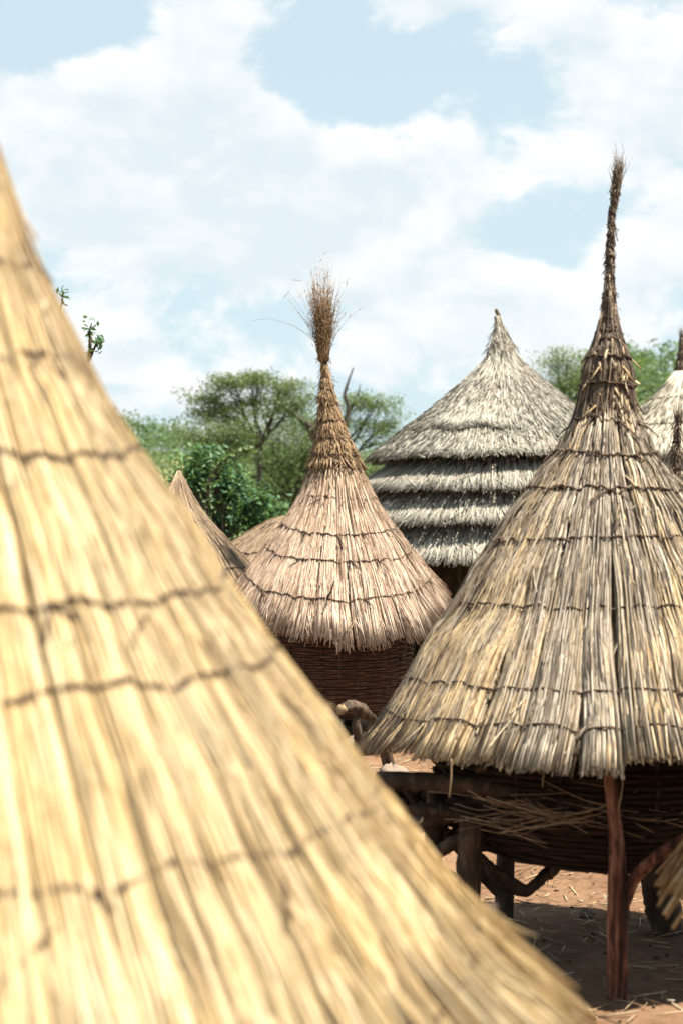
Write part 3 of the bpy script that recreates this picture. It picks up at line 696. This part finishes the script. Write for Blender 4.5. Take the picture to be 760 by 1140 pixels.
# ------------------------------------------------------------------ huts with stepped thatch
def straw_tier(parent, mat, X0, r0, z0, r1, z1, n, width, thick, name='thatch_tier', seed=0, jit=.06, wx=.15, K=4, rag=.08, stray=.08, over=.0):
    """one course of straw, r0/z0 top to r1/z1 lip, its ends ragged"""
    th = rng.uniform(0, 6.283, n); u1 = 1+rng.normal(0, jit, n)+wob(th, rag*.35, seed, (2, 5, 9, 14)); short = rng.random(n) < .45
    u1[short] -= rng.uniform(0, .75, short.sum()); u0 = np.maximum(u1-rng.uniform(.35, .8, n), -.08)
    t = np.linspace(0, 1, K)[None]; u = u0[:, None]+(u1-u0)[:, None]*t
    lay = rng.uniform(0, 1, n)**.7; sk = rng.normal(0, .03, n); s_ = rng.random(n) < stray; sk[s_] += rng.normal(0, .12, s_.sum())
    a = th[:, None]+sk[:, None]*(t-.5)
    nr, nz = -(z1-z0), (r1-r0); l = math.hypot(nr, nz); nr /= l; nz /= l
    bul = thick*np.clip(u, 0, 1)**.7*lay[:, None]+np.where(s_, np.abs(rng.normal(0, .02, n)), 0)[:, None]*t**2
    rr = r0+(r1-r0)*u+nr*bul+wob(a, thick*.3, seed+4, (3, 7, 12))+over*np.cos(a-2.6)*(u-.5); zz = z0+(z1-z0)*u+nz*bul-.10*np.clip(u-.6, 0, 1)**2*abs(z1-z0)
    P = np.stack([rr*np.cos(a), rr*np.sin(a), zz], -1); Nn = np.stack([nr*np.cos(a), nr*np.sin(a), nz+0*a], -1)
    g = Geo(); rnd = rng.beta(2.4, 1.7, n); dk = rng.random(n) < .16; rnd[dk] *= .25
    tubes(g, P, width*.5*rng.uniform(.5, 1.4, (n, 1))*np.ones((1, K)), Nn, 3, True, .9, rnd=rnd, wx=np.clip(rng.normal(wx, .22, n), 0, 1))
    return g.build(name, mat, parent)
def disc_cone(parent, prof, mat, name, nth=56):
    pr = np.array(prof, float); a = np.arange(nth)/nth*2*np.pi
    V = np.stack([pr[:, :1]*np.cos(a), pr[:, :1]*np.sin(a), pr[:, 1:]+0*a], -1).reshape(-1, 3)
    i = np.arange(nth); j = (i+1) % nth; k = np.arange(len(pr)-1)[:, None]
    Q = np.stack([k*nth+i, (k+1)*nth+i, (k+1)*nth+j, k*nth+j], -1).reshape(-1, 4)
    return build(name, V, [Q], mat, parent)
def hut_grey():
    Dd = 20.0; X = px_at(561, 0, Dd)[0]; k_ = Dd/FPX
    e = empty('hut', (X, Dd, 0), 'large silvery grey hut with stepped thatch roof and bent pointed tip', 'hut', 'round huts behind the granaries')
    zz = lambda y: CAMZ+(570-y)*k_
    pts = [(352, 2), (362, 4), (372, 8), (385, 14), (399, 23), (412, 36), (427, 53), (442, 71), (458, 89), (480, 118), (512, 156)]
    pr = prof_from_px([(561+h, y) for y, h in pts], X, Dd, .07)
    ln = lean_fn([(0, 0, 0), (3.9, 0, 0), (4.3, -.015, 0), (4.75, -.06, 0), (5.1, -.11, 0)])
    S = Surf(pr, 12, .0, (), 0, lean=ln, seed=31)
    # cap: one deep course, straw combed down from the tip
    n = 15000; th = rng.uniform(0, 6.283, n); s1 = np.concatenate([1+rng.normal(0, .012, n//3)+.006*np.sin(th[:n//3]*9), pick(n-n//3, S, .05, .99)])
    s0 = np.maximum(s1-rng.uniform(.07, .19, n), 0); sk = rng.normal(0, .025, n); st = rng.random(n) < .05; sk[st] += rng.normal(0, .2, st.sum())
    P, rad, Nn = reed_set(S, th, s0, s1, .03*rng.random(n), .05*rng.random(n)**.8*np.clip(s1*1.2, .2, 1), .0128*rng.uniform(.5, 1.4, n), 4, sk, np.abs(rng.normal(0, .01, n)))
    g = Geo(); rnd = rng.beta(2.6, 1.6, n); dk = rng.random(n) < .10; rnd[dk] *= .25
    tubes(g, P, rad, Nn, 3, True, .9, rnd=rnd, wx=np.clip(rng.normal(.12, .2, n)+np.clip(.25-s1, 0, 1)*2.5, 0, 1)); g.build('thatch_cap', M['straw_silver'], e)
    rl, zl = pr[-1]
    # lower steps: set back and tucked under the lip above
    lips = [(pr[-1][0]+.02, zl), (2.19, 2.47), (2.40, 2.04), (2.63, 1.54)]
    for i in range(3):
        (ra, za), (rb, zb) = lips[i], lips[i+1]
        straw_tier(e, M['straw_silver'], 0, ra-.46, za+.08, rb-.04, zb, 6000, .0130, .05, seed=33+i, jit=.03, rag=.10, stray=.03, over=.10)
    # partial patch course high on the left of the cap
    th = rng.normal(-2.05, .20, 900); s1 = .80+rng.normal(0, .010, 900)+.015*np.sin(th*14); s0 = s1-rng.uniform(.08, .2, 900)
    P, rad, Nn = reed_set(S, th, s0, s1, .01+.02*rng.random(900), .03+.035*rng.random(900), .0145*rng.uniform(.6, 1.3, 900), 4, rng.normal(0, .05, 900), np.abs(rng.normal(0, .01, 900)))
    g = Geo(); tubes(g, P, rad, Nn, 3, True, .9, rnd=rng.beta(2.6, 1.6, 900), wx=np.full(900, .15)); g.build('thatch_patch', M['straw_silver'], e)
    core(S, M['core'], e, 0, .95, -.03)
    disc_cone(e, [(.3, 3.9), (1.5, 3.05), (1.46, 2.90), (1.78, 2.50), (1.68, 2.42), (2.0, 2.08), (1.88, 1.98), (2.30, 1.62), (2.2, 1.6), (1.4, 2.3), (.25, 3.7)], M['core'], 'roof_body')
    # bent tip of bound straw
    tp = log(e, 'roof_tip', [(-.03, 0, zz(378)), (-.055, 0, zz(362)), (-.075, 0, zz(352)), (-.12, 0, zz(344))], [.10, .05, .035, .022], M['spire_tan'], 2, 9)
    S2 = Surf([(.03, zz(352)), (.05, zz(362)), (.10, zz(372)), (.2, zz(388))], 0, 0, (), 0, lean=ln, seed=35)
    frizz(S2, M['straw_silver'], e, 140, 0, 1, .12, .009, 'frayed_straw', .7, .1)
    # mud wall with posts under the eave
    disc_cone(e, [(1.62, 1.9), (1.64, 1.0), (1.66, -.06)], M['mud'], 'wall')
    for i in range(14):
        a = i*2*np.pi/14+.2; log(e, 'wall_post', [(1.70*math.cos(a), 1.70*math.sin(a), -.06), (1.68*math.cos(a), 1.68*math.sin(a), 1.75)], [.05, .045], M['bark'], i+90)
hut_grey()
def hut_cream():
    Dd = 24.0; x = 763; X = px_at(x, 0, Dd)[0]; k_ = Dd/FPX
    e = empty('hut', (X, Dd, 0), 'pale cream hut with stepped thatch and short dark spire, cut by right edge', 'hut', 'round huts behind the granaries')
    zz = lambda y: CAMZ+(570-y)*k_
    pts = [(414, 14), (424, 20), (434, 29), (452, 52), (480, 86), (512, 124)]
    pr = prof_from_px([(x+h, y) for y, h in pts], X, Dd, .04)
    S = Surf(pr, 14, .02, (.3, .62), .02, seed=41)
    n = 5500; th = rng.uniform(0, 6.283, n); s1 = np.concatenate([1+rng.normal(0, .012, n//3), pick(n-n//3, S, .1, .99)]); s0 = np.maximum(s1-rng.uniform(.2, .5, n), 0)
    P, rad, Nn = reed_set(S, th, s0, s1, .03*rng.random(n), .07*rng.random(n), .018*rng.uniform(.5, 1.4, n), 4, rng.normal(0, .04, n), None)
    g = Geo(); tubes(g, P, rad, Nn, 3, True, .9, rnd=rng.beta(2.6, 1.6, n), wx=np.clip(rng.normal(.05, .1, n), 0, 1)); g.build('thatch_cap', M['straw_cream'], e)
    for k in range(2): rope(S, k, M['rope'], e, .008, .05, 100)
    core(S, M['core'], e, 0, .95, -.03)
    rl = pr[-1][0]
    for i in range(3):
        ra, rb = rl-.20+.16*i, rl+.04+.16*i; ya = 512-16+27*i; yb = 537+28*i
        straw_tier(e, M['straw_cream'], 0, ra, CAMZ+(570-ya)/FPX*(Dd-ra), rb, CAMZ+(570-yb)/FPX*(Dd-rb), 2600, .021, .08, seed=43+i, wx=.05)
    disc_cone(e, [(.3, zz(440)), (rl-.25, zz(512)), (rl+.12, zz(590)), (rl+.05, zz(592)), (.2, zz(452))], M['core'], 'roof_body')
    hs = [(376, 2.5), (390, 5), (402, 8), (414, 13), (420, 17)]
    ln = lean_fn([(0, 0, 0), (zz(415), 0, 0), (zz(376), -.07, 0)])
    S2 = Surf(prof_from_px([(x+h, y) for y, h in hs], X, Dd, .01), 0, 0, (.25, .5, .75), .015, lean=ln, seed=46)
    spire(S2, M['spire_dark'], e, 300, .014, 4, M['rope'], thick=.025)
    tuft(e, M['spire_dark'], (-.07, 0, zz(380), .03), 60, .26, .12, .009, seeds=False)
    disc_cone(e, [(rl-.1, 2.0), (rl-.08, 1.0), (rl-.06, -.06)], M['mud'], 'wall')
hut_cream()

# ================================================================== vegetation
def leaves(g, C, n, spread, size, flat=.6, seed=0, asp=.5):
    """n leaf-shaped faces round each centre in C (m,3)"""
    m = len(C); k = n*m
    c = np.repeat(C, n, 0); sp = np.repeat(np.asarray(spread)*np.ones(m), n)
    d = np.clip(rng.normal(0, .5, (k, 3)), -.8, .8)*sp[:, None]; d[:, 2] *= flat; p = c+d
    ax = unit(rng.normal(0, 1, (k, 3))*np.array([1, 1, .6])); nn = unit(rng.normal(0, .7, (k, 3))+np.array([0, 0, .9])); b = unit(np.cross(nn, ax)); ax = np.cross(b, nn)
    l = size*rng.uniform(.5, 1.4, (k, 1)); wv = l*asp
    V = np.stack([p-ax*l*.5, p+b*wv*.5-nn*l*.06, p+ax*l*.5, p-b*wv*.5-nn*l*.06], 1)
    Q = np.arange(k*4).reshape(-1, 4)
    tone = np.repeat(rng.uniform(0, 1, m), n)*.6+rng.uniform(0, 1, k)*.4
    g.add(V, Q, rnd=np.repeat(tone, 4))
def tree(name, label, x, Dd, blobs, mat, leaf=.09, nl=110, nclump=1.0, clump=.45, trunk_r=.16, fork_y=None, group=None, cat='tree', bark='bark_far', trunk_x=None, flat=.55, bare=(), asp=.5):
    """blobs: crown masses (px x, px y, half width px, half height px, clumps); they hang on limbs from the fork"""
    tx = px_at(trunk_x or x, 0, Dd)[0]; k_ = Dd/FPX
    e = empty(name, (tx, Dd, 0), label, cat, group)
    fy = fork_y or (sum(b[1] for b in blobs)/len(blobs)+40); fz = CAMZ+(570-fy)*k_
    tr = log(e, 'trunk', [(0, 0, -.1), (.06, .05, fz*.35), (-.05, .02, fz*.7), (0, 0, fz)], [trunk_r*1.25, trunk_r, trunk_r*.85, trunk_r*.72], M[bark], 3, 9)
    g = Geo(); gw = Geo()
    for (bx, by, hw, hh, nc) in blobs:
        cx, cz = (bx-380)*k_-tx, CAMZ+(570-by)*k_; rx, rz = hw*k_, hh*k_; cy = rng.normal(0, rx*.35); ry = rx*.9
        nc = max(3, int(nc*nclump))
        d = unit(rng.normal(0, 1, (nc, 3)))*rng.uniform(.35, 1.0, (nc, 1))**.6*np.where(rng.random((nc, 1)) < .15, 1.45, 1)
        C = np.array([cx, cy, cz])+d*np.array([rx, ry, rz])
        hub = np.array([cx*.82, cy*.8, cz-rz*.55]); st = np.array([0, 0, fz*rng.uniform(.86, .99)])
        t = np.linspace(0, 1, 7)[:, None]; mid = (st+hub)/2+np.array([rng.normal(0, .15), rng.normal(0, .15), -.12*abs(cx)])
        B = (1-t)**2*st+2*t*(1-t)*mid+t**2*hub+rng.normal(0, .035, (7, 3))*np.sin(t*np.pi)
        tubes(gw, B[None], np.linspace(trunk_r*.55, trunk_r*.2, 7)[None], np.tile([0.2, 1., .1], (1, 7, 1)), 6)
        q = np.linspace(0, 1, 5)[None, :, None]; s0 = B[rng.integers(3, 7, nc)]
        md = (s0+C)/2+rng.normal(0, .1, (nc, 3))+np.array([0, 0, -.08])
        W = (1-q)**2*s0[:, None]+2*q*(1-q)*md[:, None]+q**2*C[:, None]
        tubes(gw, W, np.linspace(trunk_r*.16, trunk_r*.035, 5)[None]*np.ones((nc, 1)), np.tile([.2, 1., .1], (nc, 5, 1)), 4)
        leaves(g, C, nl, clump*rng.uniform(.6, 1.3, nc), leaf, flat, asp=asp)
    gw.build('limbs', M[bark], tr)
    g.build('crown', mat, e, smooth=False)
    for i, pts in enumerate(bare):
        P = [((x_-380)*k_-tx, -.3, CAMZ+(570-y_)*k_) for x_, y_ in pts[0]]
        log(tr, 'bare_limb', P, np.linspace(pts[1], pts[1]*.25, len(P)), M[bark], i+5, 7, .12)
    return e
TG = 'trees beyond the roofs'
tree('acacia_tree', 'flat-crowned acacia with clear straight trunk, left of the frayed grass tuft', 290, 46,
     [(230,442,18,9,14),(256,428,22,8,18),(288,422,24,7,18),(248,456,22,7,10),(280,444,22,8,10),(316,432,22,9,16),(334,446,16,9,10),(224,462,14,9,9),(262,462,26,9,12),(308,456,24,10,12)],
     M['leaf_acacia'], .082, 105, 1.25, .62, .11, 485, TG, flat=.34)
tree('acacia_tree', 'acacia with bare dead limbs, between the frayed grass tuft and the grey hut', 360, 50,
     [(398,446,18,8,12),(422,450,18,9,14),(436,468,12,12,10),(408,474,22,10,12),(330,468,20,8,9),(425,488,18,10,10),(318,444,16,7,8)],
     M['leaf_pale'], .086, 95, 1.25, .64, .11, 505, TG, trunk_x=372, flat=.42,
     bare=([[(372,520),(383,480),(388,455),(383,440),(388,424),(393,410)], .10], [[(387,458),(398,440),(401,428)], .05], [[(366,500),(345,474),(322,458),(305,447)], .12], [[(330,464),(316,464),(302,470)], .05]))
tree('bushy_tree', 'pale green bushy tree low behind the acacia trunk, beside the rosy spire', 325, 58,
     [(312,512,28,20,26),(342,502,24,22,22),(300,538,36,20,26),(345,532,28,24,22),(385,524,30,24,22),(420,522,24,22,16),(262,482,26,18,22),(300,484,26,18,22),(338,480,24,16,20),(236,500,24,18,16),(375,490,22,16,14)],
     M['leaf_pale'], .10, 130, 1.0, .95, .16, 550, TG, flat=.8)
tree('shade_tree', 'dark green rounded tree under the acacia crown, above the glossy bush', 245, 40,
     [(226,484,20,10,14),(254,480,22,9,12),(240,500,26,12,14),(268,496,12,10,7)], M['leaf_dark'], .085, 110, 1.0, .65, .12, 530, TG, flat=.6)
tree('glossy_bush', 'glossy dark green bush with arching leafy shoot, above the brown pointed roof', 245, 22,
     [(215,522,16,16,13),(236,514,14,12,9),(255,540,20,16,14),(230,552,24,18,18),(282,560,20,12,12),(262,580,32,14,20),(304,574,20,14,13),(202,545,12,18,9)],
     M['leaf_bush'], .10, 42, 1.0, .28, .09, 590, None, 'bush', flat=.8, asp=.55)
def shoot(name, label, base, pts, mat, nl, size, seed, cat='shrub'):
    """slender stems with leaves along them; pts: list of polylines in px at depth"""
    Dd = base[1]; X = base[0]; k_ = Dd/FPX; e = empty(name, (X, Dd, 0), label, cat); g = Geo()
    for i, pl in enumerate(pts):
        P = [((x-380)*k_-X, 0.05*i, CAMZ+(570-y)*k_) for x, y in pl[0]]
        if pl[1]: P = [(0, 0, -.08)]+P
        log(e, 'stem', P, np.linspace(.035 if pl[1] else .014, .004, len(P)), M['bark'], seed+i, 6)
        A = np.array(P[1:] if pl[1] else P); t = rng.uniform(0, 1, pl[2])**.8; tt = np.linspace(0, 1, len(A))
        C = np.stack([np.interp(t, tt, A[:, j]) for j in range(3)], -1)
        leaves(g, C, nl, .07, size, 1.0, asp=.5)
    g.build('foliage', mat, e, smooth=False)
shoot('sapling', 'tall thin sapling, its leafy tips rising past the golden roof into the sky', (px_at(70, 0, 12)[0], 12), 
      [([(72,600),(76,470),(88,420),(98,400),(101,385),(99,370),(102,360)], True, 10), ([(98,400),(106,382),(109,372)], False, 7), ([(78,460),(62,380),(64,345),(68,326),(66,318)], False, 9), ([(99,378),(96,368),(98,360)], False, 5)], M['leaf_bush'], 4, .06, 7)
shoot('leafy_shoot', 'long arching green shoot reaching right out of the glossy bush', (px_at(228, 0, 21)[0], 21),
      [([(230,590),(232,540),(245,515),(262,506),(280,500)], True, 34)], M['leaf_pale'], 6, .09, 17)
tree('lacy_tree', 'pale lacy tree between the grey hut and the dark tapering spire', 628, 60,
     [(618,404,14,7,8),(632,396,16,7,8),(640,412,18,9,10),(622,424,20,9,10),(645,432,24,12,12),(655,420,16,12,9)], M['leaf_pale'], .10, 110, 1.0, .8, .13, 450, TG, flat=.6)
# wooded hills
def hill(name, x, Dd, wpx, top, seed, depth=40):
    k_ = Dd/FPX; X = (x-380)*k_; W = wpx*k_; H = CAMZ+(570-top)*k_
    n = 40; a = np.linspace(-2.2, 2.2, n); U, Vv = np.meshgrid(a, a)
    Z = (H+1.2)*np.exp(-(U**2+Vv**2)*.55)+wob(U*2+Vv, .3, seed)*np.exp(-(U**2+Vv**2)*.3)-1.2
    V = np.stack([X+U*W*.7, Dd+depth*.3+Vv*depth, Z], -1).reshape(-1, 3); i = np.arange(n-1); j = np.arange(n-1)[:, None]
    Q = np.stack([j*n+i, j*n+i+1, (j+1)*n+i+1, (j+1)*n+i], -1).reshape(-1, 4)
    o = build(name, V, [Q], M['hillside']); tag(o, kind='structure')
    return X, W, H, lambda u, v: (X+u*W*.7, Dd+depth*.3+v*depth, (H+1.2)*math.exp(-(u*u+v*v)*.55)-1.2)
M['hillside'] = plain('hillside_scrub', [(.3, (.06, .09, .03)), (.55, (.12, .14, .05)), (.8, (.26, .19, .10))], .12, bump=.3)
def wood(label, f, n, size, seed, mat, ur=(-1.7, 1.7)):
    g = Geo(); r_ = np.random.default_rng(seed)
    for i in range(n):
        u, v = r_.uniform(*ur), r_.uniform(-1.6, .3); x, y, z = f(u, v)
        s = size*r_.uniform(.6, 1.35); nc = 16; d = unit(r_.normal(0, 1, (nc, 3)))*r_.uniform(.5, 1, (nc, 1)); d[:, 2] = np.abs(d[:, 2])*1.1-.25
        C = np.array([x, y, max(z, -.2)+s*.75])+d*s*np.array([1, 1, .85])
        leaves(g, C, 22, s*.6, s*.2, .8)
    o = g.build('hillside_wood', mat, smooth=False); tag(o, label, 'wood', kind='stuff')
_, _, _, f = hill('hill', 735, 150, 190, 408, 3, 45); wood('dense green wood on the hill behind the cream hut', f, 150, 2.3, 5, M['leaf_hill'])
_, _, _, f2 = hill('hill', 120, 170, 330, 492, 9, 50); wood('low green wood on the far slope at left', f2, 190, 2.2, 6, M['leaf_hill'])
_, _, _, f3 = hill('hill', 420, 190, 500, 520, 19, 50); wood('faint low treeline far behind the acacias', f3, 170, 2.2, 8, M['leaf_hill'])
# undergrowth below the trees
def undergrowth():
    n = 2600; x = rng.uniform(-13, 13, n); y = rng.uniform(27, 60, n); C = np.stack([x*(y/40), y, rng.uniform(.05, .7, n)], -1)
    g = Geo(); leaves(g, C, 16, .5, .16, .8, asp=.35); tag(g.build('undergrowth', M['grass'], smooth=False), 'rough green undergrowth between the trees', 'undergrowth', kind='stuff')
undergrowth()

# ================================================================== small things on the ground
def blk(name, label, cat, c, pts, rads, mat, cut=None, seed=0, group=None):
    e = empty(name, c, label, cat, group); log(e, 'stem', pts, rads, mat, seed, 12)
    return e
# cut branch in front of the rosy granary, its sawn end towards us
c = px_at(392, 0, 11.2); e = empty('cut_branch', (c[0], c[1], 0), 'cut crooked branch with pale sawn end below the rosy granary', 'branch')
def rel(x, y, dd): p = px_at(x, y, dd); return (p[0]-c[0], p[1]-c[1], p[2])
log(e, 'stem', [rel(380, 790, 11.2), rel(390, 786, 11.26), rel(402, 790, 11.4), rel(414, 800, 11.55), rel(426, 822, 11.75), rel(436, 0, 11.95)[:2]+(-.05,)], [.046, .044, .046, .04, .044, .05], M['bark'], 3, 12, .22)
log(e, 'sawn_end', [rel(379, 790.6, 11.175), rel(380, 790.1, 11.195)], [.036, .04], M['cut'], 4, 12, .12)
log(e, 'side_branch', [rel(400, 790, 11.38), rel(396, 806, 11.35), rel(399, 824, 11.4), rel(392, 0, 11.4)[:2]+(-.05,)], [.03, .034, .032, .04], M['bark'], 5, 10, .22)
def stone(label, x, y, Dd, s, seed):
    p = px_at(x, y, Dd); n = 10; r_ = np.random.default_rng(seed); g = Geo()
    th = np.arange(14)/14*2*np.pi; ph = np.linspace(-1.5, 1.5, 9)
    T, Ph = np.meshgrid(th, ph); rr = s*(1+.18*np.sin(2*T+r_.uniform(0, 6))+.12*np.sin(3*T+2*Ph+r_.uniform(0, 6))+.06*r_.normal(size=T.shape))
    V = np.stack([rr*np.cos(T)*np.cos(Ph)*1.2, rr*np.sin(T)*np.cos(Ph), rr*np.sin(Ph)*.75], -1).reshape(-1, 3)
    i = np.arange(14); j = (i+1) % 14; k = np.arange(8)[:, None]; Q = np.stack([k*14+i, k*14+j, (k+1)*14+j, (k+1)*14+i], -1).reshape(-1, 4)
    o = build('stone', V, [Q], M['stone'], loc=(p[0], p[1], s*.5+float(gz(p[0], p[1])))); tag(o, label, 'stone', 'stones by the granaries')
stone('pale stone between golden roof and the weathered eave', 404, 838, 13.0, .13, 1)
stone('smaller pale stone lower beside the golden roof edge', 437, 862, 11.8, .09, 2)
stone('small dark round stone on lit ground behind the left post', 652, 1004, 8.0, .035, 3)
# thin stake beside the foreground roof
p = px_at(549, 0, 3.7); e = empty('wooden_stake', (p[0], p[1], 0), 'thin grey stake standing right beside the golden roof edge', 'stake')
log(e, 'pole', [(0, 0, -.08), (.01, 0, .5), (-.004, .01, CAMZ+(570-1008)/FPX*3.7)], [.022, .018, .015], M['bark'], 9, 10)
# straw litter and pebbles
def litter():
    n = 3600; x = rng.normal(.8, 2.6, n); y = rng.uniform(4.2, 13, n); a = rng.uniform(0, 6.283, n); ln_ = rng.uniform(.03, .2, n)
    g0 = gz(x, y)
    t = np.linspace(-.5, .5, 3)[None]
    P = np.stack([x[:, None]+np.cos(a)[:, None]*ln_[:, None]*t, y[:, None]+np.sin(a)[:, None]*ln_[:, None]*t, g0[:, None]+.008+rng.uniform(0, .02, n)[:, None]+.012*t*rng.normal(0, 1, (n, 1))], -1)
    g = Geo(); tubes(g, P, np.full((n, 3), 1)*rng.uniform(.0018, .0045, (n, 1)), np.tile([0, 0, 1.], (n, 3, 1)), 3, True, 1, rnd=rng.beta(2, 2, n), wx=rng.uniform(0, 1, n))
    tag(g.build('straw_litter', M['reed_grey']), 'scattered broken straw on the red earth', 'straw', kind='stuff')
    n = 900; C = np.stack([rng.normal(.8, 2.6, n), rng.uniform(4.5, 14, n), np.zeros(n)], -1); s = rng.uniform(.006, .022, n)
    ico = np.array([(1, 0, 0), (-1, 0, 0), (0, 1, 0), (0, -1, 0), (0, 0, .7), (0, 0, -.7)], float); f = np.array([(0, 2, 4), (2, 1, 4), (1, 3, 4), (3, 0, 4), (2, 0, 5), (1, 2, 5), (3, 1, 5), (0, 3, 5)])
    V = C[:, None]+ico[None]*s[:, None, None]*rng.uniform(.6, 1.4, (n, 6, 1)); V[:, :, 2] += (gz(C[:, 0], C[:, 1])+.006)[:, None]
    g = Geo(); g.add(V, None, (f[None]+(np.arange(n)*6)[:, None, None]).reshape(-1, 3)); tag(g.build('pebbles', M['mud']), 'small pebbles and clods on the red earth', 'pebbles', kind='stuff')
litter()
